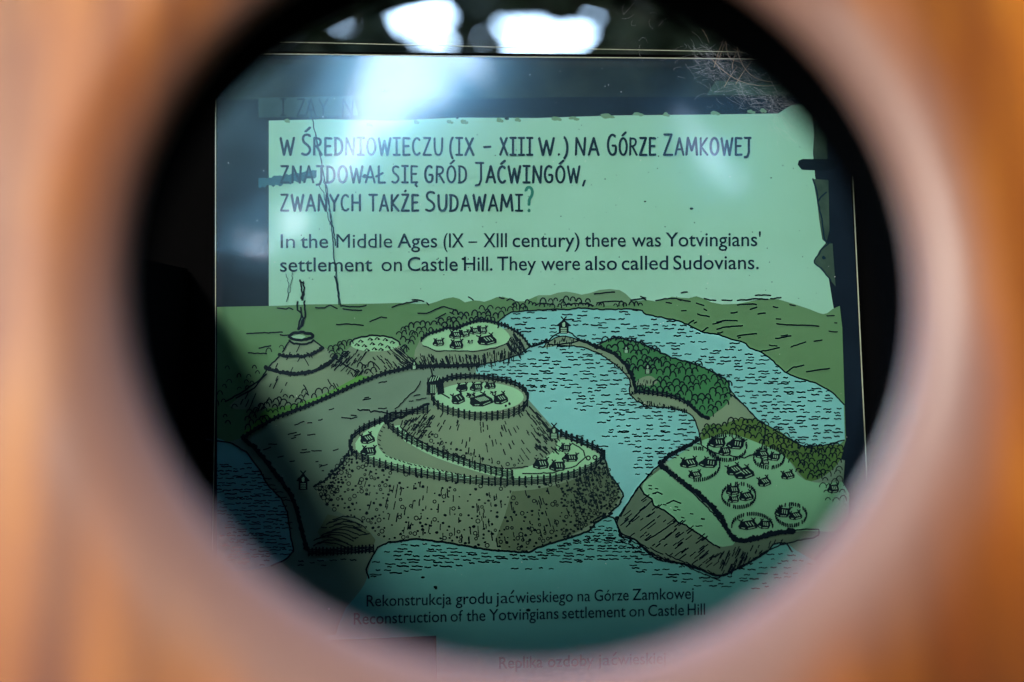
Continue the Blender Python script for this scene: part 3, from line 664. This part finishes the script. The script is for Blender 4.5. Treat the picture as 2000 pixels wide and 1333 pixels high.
mr = nt.nodes.new('ShaderNodeMapRange'); mr.inputs[1].default_value = .3; mr.inputs[2].default_value = .7; mr.inputs[3].default_value = .10; mr.inputs[4].default_value = .16
nt.links.new(tc.outputs['Object'], nz.inputs['Vector']); nt.links.new(nz.outputs['Fac'], mr.inputs[0]); nt.links.new(mr.outputs[0], g1.inputs['Roughness'])
nt.links.new(g1.outputs[0], gmx.inputs[1]); nt.links.new(g2.outputs[0], gmx.inputs[2])
nt.links.new(fr.outputs[0], mix.inputs[0]); nt.links.new(tr.outputs[0], mix.inputs[1]); nt.links.new(gmx.outputs[0], mix.inputs[2])
nt.links.new(mix.outputs[0], out.inputs[0])
M['cover'] = gm
cover = empty('acrylic_cover', PO, PR)
tag(cover, 'clear scratched acrylic sheet with bright cut edges lying over the printed panel', 'cover')
CV = [(421,104),(1656,117),(1668,400),(1690,870),(1712,1470),(409,1470)]
link_mesh('clear_sheet', [P(x, y, .003) for x, y in CV], [list(range(len(CV)))], gm, cover)
def strip(name, pts, w, h, m, parent):
    """thin square bar following pts on the cover"""
    v, f = [], []
    for x, y in pts:
        c = Vector(P(x, y, h))
        for a, b in ((-w, -w), (w, -w), (w, w), (-w, w)): v.append(c + Vector((a, b, a * 0)) if False else c + Vector((a if abs(pts[0][0] - pts[-1][0]) < 200 else 0, b, 0 if abs(pts[0][0] - pts[-1][0]) < 200 else a)))
    for i in range(len(pts) - 1):
        for k in range(4): f.append((4 * i + k, 4 * i + (k + 1) % 4, 4 * i + 4 + (k + 1) % 4, 4 * i + 4 + k))
    f += [(0, 1, 2, 3), (4 * len(pts) - 4, 4 * len(pts) - 3, 4 * len(pts) - 2, 4 * len(pts) - 1)]
    return link_mesh(name, v, f, M[m], parent)
strip('cut_edge', [(421,104),(421,700),(409,1470)], 7e-5, .0031, 'edge', cover)
strip('cut_edge', [(1656,117),(1668,400),(1690,870),(1712,1470)], 1.0e-4, .0031, 'edge', cover)
strip('cut_edge', [(421,104),(1000,111.5),(1656,117)], 8e-5, .0031, 'edge', cover)
strip('cut_edge', [(500,81),(1000,93),(1656,106)], 6e-5, .0031, 'edge', cover)

sp_ = Ink(0); sp_.h = .0033; sr = random.Random(9)
for k in range(110): sp_.blob(sr.uniform(430, 1660), sr.uniform(120, 1250), sr.uniform(.4, 1.1), 5)
o = sp_.build('dust_specks', 'web', 'stuff'); o.parent = cover
# ------------------------------------------------------------------ viewing box: front board with the round hole, sides, floor
box = empty('viewing_box', (0, .15, 0)); bpy.context.view_layer.update()
tag(box, 'varnished orange brown wooden box front with a large round peephole, blurred up close', 'wooden box')
wm = bpy.data.materials.new('varnished_wood'); wm.use_nodes = True
nt = wm.node_tree; b = nt.nodes['Principled BSDF']
tc = nt.nodes.new('ShaderNodeTexCoord'); mp = nt.nodes.new('ShaderNodeMapping'); mp.inputs['Scale'].default_value = (70, 70, 5)
n1 = nt.nodes.new('ShaderNodeTexNoise'); n1.inputs['Scale'].default_value = 1.6; n1.inputs['Detail'].default_value = 8; n1.inputs['Roughness'].default_value = .6
n2 = nt.nodes.new('ShaderNodeTexNoise'); n2.inputs['Scale'].default_value = 14; n2.inputs['Detail'].default_value = 3
rp = nt.nodes.new('ShaderNodeValToRGB'); e = rp.color_ramp.elements
e[0].position = .3; e[0].color = (.50, .125, .008, 1); e[1].position = .7; e[1].color = (.80, .31, .026, 1)
rp2 = nt.nodes.new('ShaderNodeValToRGB'); e = rp2.color_ramp.elements
e[0].position = .3; e[0].color = (.75, .62, .55, 1); e[1].position = .65; e[1].color = (1, 1, 1, 1)
mu = nt.nodes.new('ShaderNodeMix'); mu.data_type = 'RGBA'; mu.blend_type = 'MULTIPLY'; mu.inputs[0].default_value = 1
nt.links.new(tc.outputs['Object'], mp.inputs[0]); nt.links.new(mp.outputs[0], n1.inputs['Vector']); nt.links.new(tc.outputs['Object'], n2.inputs['Vector'])
nt.links.new(n1.outputs['Fac'], rp.inputs[0]); nt.links.new(n2.outputs['Fac'], rp2.inputs[0])
nt.links.new(rp.outputs[0], mu.inputs[6]); nt.links.new(rp2.outputs[0], mu.inputs[7]); nt.links.new(mu.outputs[2], b.inputs['Base Color'])
def node(t, **kw):
    q = nt.nodes.new(t)
    for k, v_ in kw.items(): setattr(q, k, v_)
    return q
def dist_to(x, z, r0, r1, src):
    """0 inside r0, 1 beyond r1, measured in the board's face"""
    sp = node('ShaderNodeSeparateXYZ'); nt.links.new(src, sp.inputs[0])
    cb = node('ShaderNodeCombineXYZ'); nt.links.new(sp.outputs[0], cb.inputs[0]); nt.links.new(sp.outputs[2], cb.inputs[2])
    vm = node('ShaderNodeVectorMath', operation='DISTANCE'); nt.links.new(cb.outputs[0], vm.inputs[0]); vm.inputs[1].default_value = (x, 0, z)
    mr_ = node('ShaderNodeMapRange', interpolation_type='SMOOTHSTEP'); nt.links.new(vm.outputs['Value'], mr_.inputs[0]); mr_.inputs[1].default_value = r0; mr_.inputs[2].default_value = r1
    return mr_.outputs[0]
wobn = node('ShaderNodeTexNoise'); wobn.inputs['Scale'].default_value = 28; wobn.inputs['Detail'].default_value = 3
mpw = node('ShaderNodeMapping'); mpw.inputs['Scale'].default_value = (1, 1, .35)
nt.links.new(tc.outputs['Object'], mpw.inputs[0]); nt.links.new(mpw.outputs[0], wobn.inputs['Vector'])
wsc = node('ShaderNodeVectorMath', operation='SCALE'); wsc.inputs['Scale'].default_value = .022
wsb = node('ShaderNodeVectorMath', operation='SUBTRACT'); wsb.inputs[1].default_value = (.5, .5, .5)
wad = node('ShaderNodeVectorMath', operation='ADD')
nt.links.new(wobn.outputs['Color'], wsb.inputs[0]); nt.links.new(wsb.outputs[0], wsc.inputs[0]); nt.links.new(wsc.outputs[0], wad.inputs[0]); nt.links.new(tc.outputs['Object'], wad.inputs[1])
def over(fac, c, under):
    q = node('ShaderNodeMix', data_type='RGBA'); nt.links.new(fac, q.inputs[0]); q.inputs[6].default_value = (*c, 1); nt.links.new(under, q.inputs[7]); return q.outputs[2]
def darken_corner(fac, c, under):
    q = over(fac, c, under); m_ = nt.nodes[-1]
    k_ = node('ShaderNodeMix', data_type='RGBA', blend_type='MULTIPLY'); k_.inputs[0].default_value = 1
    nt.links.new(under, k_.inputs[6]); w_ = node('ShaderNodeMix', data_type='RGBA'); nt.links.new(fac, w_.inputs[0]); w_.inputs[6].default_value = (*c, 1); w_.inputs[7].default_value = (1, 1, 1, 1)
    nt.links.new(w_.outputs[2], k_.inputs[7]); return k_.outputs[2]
# broad darker and lighter growth bands in the boards
bn = node('ShaderNodeTexNoise'); bn.inputs['Scale'].default_value = 1; bn.inputs['Detail'].default_value = 2
mpb = node('ShaderNodeMapping'); mpb.inputs['Scale'].default_value = (180, 40, 4); nt.links.new(tc.outputs['Object'], mpb.inputs[0]); nt.links.new(mpb.outputs[0], bn.inputs['Vector'])
rb = node('ShaderNodeValToRGB'); e = rb.color_ramp.elements; e[0].position = .38; e[0].color = (.52, .46, .42, 1); e[1].position = .57; e[1].color = (1, 1, 1, 1)
nt.links.new(bn.outputs['Fac'], rb.inputs[0]); mb_ = node('ShaderNodeMix', data_type='RGBA', blend_type='MULTIPLY'); mb_.inputs[0].default_value = 1
nt.links.new(mu.outputs[2], mb_.inputs[6]); nt.links.new(rb.outputs[0], mb_.inputs[7])
c1_ = darken_corner(dist_to(.056, -.048, .012, .042, wad.outputs[0]), (.34, .27, .24), mb_.outputs[2])  # shade over the lower right corner, put into the wood colour
c2_ = darken_corner(dist_to(-.060, -.036, .004, .020, wad.outputs[0]), (.5, .43, .4), c1_)  # lower left corner multiplied darker as well
# greyed pinkish tone round the rim of the hole, blending into the wood
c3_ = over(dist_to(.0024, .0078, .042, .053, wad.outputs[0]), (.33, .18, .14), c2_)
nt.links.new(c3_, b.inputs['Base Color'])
b.inputs['Roughness'].default_value = .45; b.inputs['Coat Weight'].default_value = .35; b.inputs['Coat Roughness'].default_value = .32; b.inputs['Coat IOR'].default_value = 1.5
bp = nt.nodes.new('ShaderNodeBump'); bp.inputs['Strength'].default_value = .25; bp.inputs['Distance'].default_value = .001
nt.links.new(n1.outputs['Fac'], bp.inputs['Height']); nt.links.new(bp.outputs[0], b.inputs['Normal'])
M['board'] = wm
BD = .150                                # distance of the hole edge
BT = R(17)                                # board leans back
BR = Matrix.Rotation(R(4), 3, 'Z') @ Matrix.Rotation(-BT, 3, 'X')
HC = Vector(((1030 - 1000) * K * BD, BD, (666.5 - 522) * K * BD))
R0 = 768 * K * BD; RR = .0044; RW = .0085; TH = .018
def board_pt(r, a, dep): return (r * math.cos(a), dep, r * math.sin(a))
N = 128; rings = []
prof = [(R0 + .0005, TH), (R0, RR)] + [(R0 + RW * (1 - math.cos(R(t))), RR * (1 - math.sin(R(t)))) for t in range(6, 90, 6)] + [(R0 + RW, 0.0)]
v, f, mi = [], [], []
for r, dep in prof:
    for i in range(N): v.append(board_pt(r, math.tau * i / N, dep))
BX0, BX1, BZ0, BZ1 = -.20, .16, -.13, .077
def rect_pt(a):
    c, s = math.cos(a), math.sin(a)
    t = min((BX1 if c > 0 else -BX0) / abs(c) if abs(c) > 1e-6 else 9, (BZ1 if s > 0 else -BZ0) / abs(s) if abs(s) > 1e-6 else 9)
    return c * t, s * t
for dep in (0.0, .0, TH):
    for i in range(N):
        x, z = rect_pt(math.tau * i / N); v.append((x, dep, z))
nr = len(prof)
for k in range(nr - 1):
    for i in range(N):
        j = (i + 1) % N; f.append((k * N + i, k * N + j, (k + 1) * N + j, (k + 1) * N + i)); mi.append(1 if k == 0 else 0)
for i in range(N):
    j = (i + 1) % N
    f.append(((nr - 1) * N + i, (nr - 1) * N + j, (nr + 1) * N + j, (nr + 1) * N + i)); mi.append(0)
    f.append(((nr + 1) * N + i, (nr + 1) * N + j, (nr + 2) * N + j, (nr + 2) * N + i)); mi.append(0)
    f.append(((nr + 2) * N + i, (nr + 2) * N + j, j, i)); mi.append(1)
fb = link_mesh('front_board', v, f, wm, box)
fb.data.materials.append(M['black'])
for p, m_ in zip(fb.data.polygons, mi):
    p.material_index = m_; p.use_smooth = p.index < (nr - 1) * N
bm = bmesh.new(); bm.from_mesh(fb.data); bmesh.ops.remove_doubles(bm, verts=bm.verts, dist=1e-7); bmesh.ops.recalc_face_normals(bm, faces=bm.faces); bm.to_mesh(fb.data); bm.free()
fb.data.transform(Matrix.Translation(HC) @ BR.to_4x4() @ Matrix.Translation((0, -RR, 0)))
fb.matrix_parent_inverse = Matrix.Translation(-box.location)
def bar(name, x0, x1, y0, y1, z0, z1, m, parent, bev=.001):
    bm = bmesh.new(); bmesh.ops.create_cube(bm, size=1)
    for q in bm.verts: q.co = Vector(((x0 + x1) / 2 + q.co.x * (x1 - x0), (y0 + y1) / 2 + q.co.y * (y1 - y0), (z0 + z1) / 2 + q.co.z * (z1 - z0)))
    bmesh.ops.bevel(bm, geom=bm.edges[:], offset=bev, segments=2, affect='EDGES')
    me = bpy.data.meshes.new(name); bm.to_mesh(me); bm.free(); me.materials.append(M[m])
    o = bpy.data.objects.new(name, me); COL.objects.link(o)
    if parent: o.parent = parent; o.matrix_parent_inverse = Matrix.Translation(-parent.location)
    return o
bar('side_board', -.094, -.080, .178, .40, -.12, .018, 'black', box)  # side positions and heights set for the shade they cast on the panel
bar('side_board', .092, .106, .178, .40, -.12, .12, 'black', box)
bar('bottom_board', -.110, .118, .14, .41, -.105, -.092, 'black', box)

# ------------------------------------------------------------------ cobweb with bristles and dust in the upper right corner
def tubes(name, paths, rad, m, parent):
    v, f = [], []
    for pts in paths:
        b0 = len(v); q = [Vector(p) for p in pts]
        for i, p in enumerate(q):
            d = (q[min(i + 1, len(q) - 1)] - q[max(i - 1, 0)]).normalized()
            s = d.cross(Vector((0, 1, 0)));  s = s.normalized() if s.length > 1e-6 else Vector((1, 0, 0))
            t = d.cross(s)
            rr = rad * (1 - .6 * i / (len(q) - 1))
            for k in range(3): v.append(p + (s * math.cos(k * 2.094) + t * math.sin(k * 2.094)) * rr)
        for i in range(len(q) - 1):
            for k in range(3): f.append((b0 + 3 * i + k, b0 + 3 * i + (k + 1) % 3, b0 + 3 * i + 3 + (k + 1) % 3, b0 + 3 * i + 3 + k))
    return link_mesh(name, v, f, M[m], parent)
web = empty('cobweb', PO, PR)
tag(web, 'tattered grey cobweb with tan bristles caught in the upper right corner of the panel', 'cobweb')
def bow(x0, y0, x1, y1, sag, n=10, h0=.004, h1=.006):
    dx, dy = x1 - x0, y1 - y0; L = math.hypot(dx, dy); o = []
    for i in range(n + 1):
        t = i / n; s = 4 * sag * t * (1 - t)
        o.append(P(x0 + dx * t + dy / L * s, y0 + dy * t - dx / L * s, h0 + (h1 - h0) * t))
    return o
br = [bow(1395,132,1427,50,3), bow(1404,118,1439,49,4), bow(1372,58,1385,84,1), bow(1430,135,1445,90,3), bow(1437,165,1478,108,2), bow(1415,170,1440,130,1), bow(1540,175,1562,125,-6), bow(1418,80,1470,110,-26), bow(1440,92,1525,160,-26), bow(1390,115,1526,165,-22), bow(1530,150,1570,190,-2), bow(1585,230,1608,245,1), bow(1432,95,1508,100,-10), bow(1500,95,1530,125,-4)]
tubes('bristle', br, 5.5e-5, 'seed', web)
th = []
wr = random.Random(3)
for k in range(300):
    t = wr.random(); cl_ = wr.choice(((1378,112,26,18),(1425,130,30,16),(1480,185,34,14),(1515,205,26,14),(1430,150,50,30))); cx, cy = wr.gauss(cl_[0], cl_[2]), wr.gauss(cl_[1], cl_[3])
    a = wr.gauss(.7, .5) * wr.choice((1, 1, -.4)); L = wr.uniform(8, 46)
    th.append(bow(cx - L / 2 * math.cos(a), cy - L / 2 * math.sin(a), cx + L / 2 * math.cos(a), cy + L / 2 * math.sin(a), wr.gauss(0, 3.5), 5, .0035, .0055))
for k in range(9):
    cx, cy = 1210 + wr.uniform(0, 90), 20 + wr.uniform(0, 70); a = wr.uniform(-1.5, 1.5); L = wr.uniform(10, 40)
    th.append(bow(cx, cy, cx + L * math.cos(a), cy + L * math.sin(a), wr.uniform(-8, 8), 5, .0035, .0055))
for k in range(60):
    cx, cy = 1540 + wr.gauss(0, 30), 225 + wr.gauss(0, 25); a = wr.uniform(0, 1.4); L = wr.uniform(8, 40)
    th.append(bow(cx, cy, cx + L * math.cos(a), cy + L * math.sin(a), wr.uniform(-4, 4), 5, .0035, .0055))
w_ = tubes('silk_threads', th, 1.2e-5, 'web', web); w_['kind'] = 'stuff'

# ------------------------------------------------------------------ surroundings: woodland beyond the box and behind the viewer
def leafmat(name, c, c2):
    m = print_mat(name, c, c2, 3.0); bb = m.node_tree.nodes['Principled BSDF']; bb.inputs['Roughness'].default_value = .5
    return m
M['leaf'] = leafmat('leaf_green', (.02, .045, .015), (.035, .065, .02)); M['leaf2'] = leafmat('deep_leaf_green', (.005, .010, .006), (.010, .018, .008))
M['bark'] = print_mat('bark', (.05, .035, .025), (.09, .07, .05), 12)
M['soil'] = print_mat('forest_floor', (.06, .045, .025), (.05, .07, .025), 2)
GAPS_AHEAD = [(652,38,11),(672,58,13),(690,40,7),(780,30,12),(800,48,26),(845,52,36),(868,70,20),(850,10,18),(905,12,9),(890,50,8),(950,78,16),(985,62,24),(1020,78,26),(1055,78,28),(1095,80,26),(1125,84,16),(900,86,16),(930,62,12),(1010,40,14),(1062,22,10),(1085,18,8),(1130,40,3),(1165,30,5),(1150,60,6),(1190,42,4),(1145,80,20),(1120,55,12),(1175,45,12),(1200,36,7),(1262,34,4),(1215,60,3.5),(1250,28,2),(1285,34,2.5),(610,12,2.5),(735,15,3),(1010,12,6),(1150,8,4)]
GAPS_BACK = [(920,100,46),(870,120,75),(800,155,80),(735,195,66),(670,250,46),(1300,170,26),(1330,225,36),(1365,270,40),(1395,310,42),(1420,350,30),(500,275,4),(640,330,30),(560,420,40),(500,520,44),(470,600,36),(600,560,28),(640,620,30),(760,90,20),(1500,560,20),(470,600,26),(820,140,46),(765,230,50),(700,300,46),(850,215,34),(1350,255,30)]  # gaps of the unseen canopy, set where the cover should glow
def project(p):
    if p.y < .05: return None
    return 1000 + p.x / p.y / K, 666.5 - p.z / p.y / K
def gap(p):
    """openings in the foliage where the sky shows"""
    if p.y > 0:
        q = project(p); L = GAPS_AHEAD
    else:
        p2 = p - PN * 2 * (p - PO).dot(PN)     # as mirrored by the sloping cover
        q = project(p2); L = GAPS_BACK
        if p.normalized().dot(sdir) > .9925: return True  # cone kept clear of leaves so the sun lamp gets through
    if not q: return False
    e = 1 + .45 * mnoise.noise(p * 6) + .3 * mnoise.noise(p * 14)
    g_ = 1.52 if p.y > 0 else 1.6
    return any((q[0] - x) ** 2 + (q[1] - y) ** 2 < (r * e * g_) ** 2 for x, y, r in L)
def leaves(n, place, size, seed):
    rr = random.Random(seed); v, f = [], []
    for _ in range(n):
        c = place(rr)
        if c is None or gap(c): continue
        s = size * rr.uniform(.6, 1.3)
        a = Vector((rr.gauss(0, 1), rr.gauss(0, 1), rr.gauss(0, .7))).normalized(); b_ = a.cross(Vector((rr.gauss(0, 1), rr.gauss(0, 1), rr.gauss(0, 1)))).normalized()
        k = len(v); v += [c - a * s, c + b_ * s * .45 - a * s * .1, c + a * s, c - b_ * s * .45 - a * s * .1]; f.append((k, k + 1, k + 2, k + 3))
    return v, f
GZ = -1.35
def tree(x, y, h, cr, n, size, seed, label, m='leaf', ahead=False):
    t = empty('broadleaf_tree', (x, y, GZ)); bpy.context.view_layer.update()
    tag(t, label, 'tree', 'trees around the viewing box')
    rr = random.Random(seed); base = Vector((x, y, GZ))
    v, f = [], []
    def limb(p0, p1, r0, r1, k=8):
        b0 = len(v)
        for i in range(5):
            u = i / 4; c = p0.lerp(p1, u) + Vector((math.sin(u * 5 + seed), math.cos(u * 4 + seed), 0)) * .04 * h / 5
            r = r0 + (r1 - r0) * u
            for j in range(k): v.append(c + Vector((math.cos(j * math.tau / k), math.sin(j * math.tau / k), 0)) * r)
        for i in range(4):
            for j in range(k): f.append((b0 + i * k + j, b0 + i * k + (j + 1) % k, b0 + (i + 1) * k + (j + 1) % k, b0 + (i + 1) * k + j))
    limb(base - base, Vector((0, 0, h * .8)), .16, .05)
    for i in range(6):
        a = rr.uniform(0, 6.28); limb(Vector((0, 0, h * rr.uniform(.35, .6))), Vector((math.cos(a) * cr * .7, math.sin(a) * cr * .7, h * rr.uniform(.65, .95))), .06, .02, 6)
    link_mesh('trunk', v, f, M['bark'], t, True)
    cl = [(Vector((rr.gauss(0, .45) * cr, rr.gauss(0, .45) * cr, h * rr.uniform(.25, 1.0))), cr * rr.uniform(.25, .5)) for _ in range(26)]
    def place(q):
        c, r = q.choice(cl); d = Vector((q.gauss(0, 1), q.gauss(0, 1), q.gauss(0, .8)))
        return base + c + d * r * .6
    v, f = leaves(n, place, size, seed + 5)
    v = [p - base for p in v]
    link_mesh('crown', v, f, M[m], t)
tree(-1.6, 7.5, 6.5, 1.7, 9000, .11, 11, 'broad dark tree beyond the box left of the bright sky gap', 'leaf2')
tree(1.9, 7.0, 6.8, 1.8, 9000, .11, 12, 'broad dark tree beyond the box right of the bright sky gap', 'leaf2')
def wall_ahead(q):
    return Vector((q.uniform(-7, 7), q.uniform(8.2, 9.6), GZ + 5.6 * q.random() ** .8))
v, f = leaves(42000, wall_ahead, .17, 31)
o = link_mesh('woodland', v, f, M['leaf2']); tag(o, 'dark mass of woodland leaves beyond the box with bright sky showing through', 'woodland', kind='stuff')
def dome_back(q):  # unseen canopy, thickened in places to hold back light
    a = R(q.uniform(95, 445)); r = q.uniform(4.5, 7.0)
    if 20 < math.degrees(a) % 360 < 160: return None
    if q.random() < .22: a = R(q.uniform(245, 298)); el = R(q.uniform(12, 44)); return Vector((r * math.cos(a) * math.cos(el), r * math.sin(a) * math.cos(el), r * math.sin(el)))
    el = R(q.uniform(-8, 74)) if q.random() > .3 else R(q.uniform(-9, 19)) 
    return Vector((r * math.cos(a) * math.cos(el), r * math.sin(a) * math.cos(el), r * math.sin(el) + .0))
v, f = leaves(145000, dome_back, .18, 41)
o = link_mesh('woodland_canopy', v, f, M['leaf']); tag(o, 'unseen leafy canopy of the wood behind the viewer, shaped to block light and mirror as blue sky gaps', 'woodland', kind='stuff')
# ground
g = link_mesh('ground', [(-120, -120, GZ), (120, -120, GZ), (120, 120, GZ), (-120, 120, GZ)], [(0, 1, 2, 3)], M['soil']); tag(g, kind='structure')
# post that carries the box
post = bar('wooden_post', -.06, .06, .22, .34, GZ - .05, -.106, 'board', None, .004)
tag(post, 'square brown wooden post carrying the viewing box', 'post')
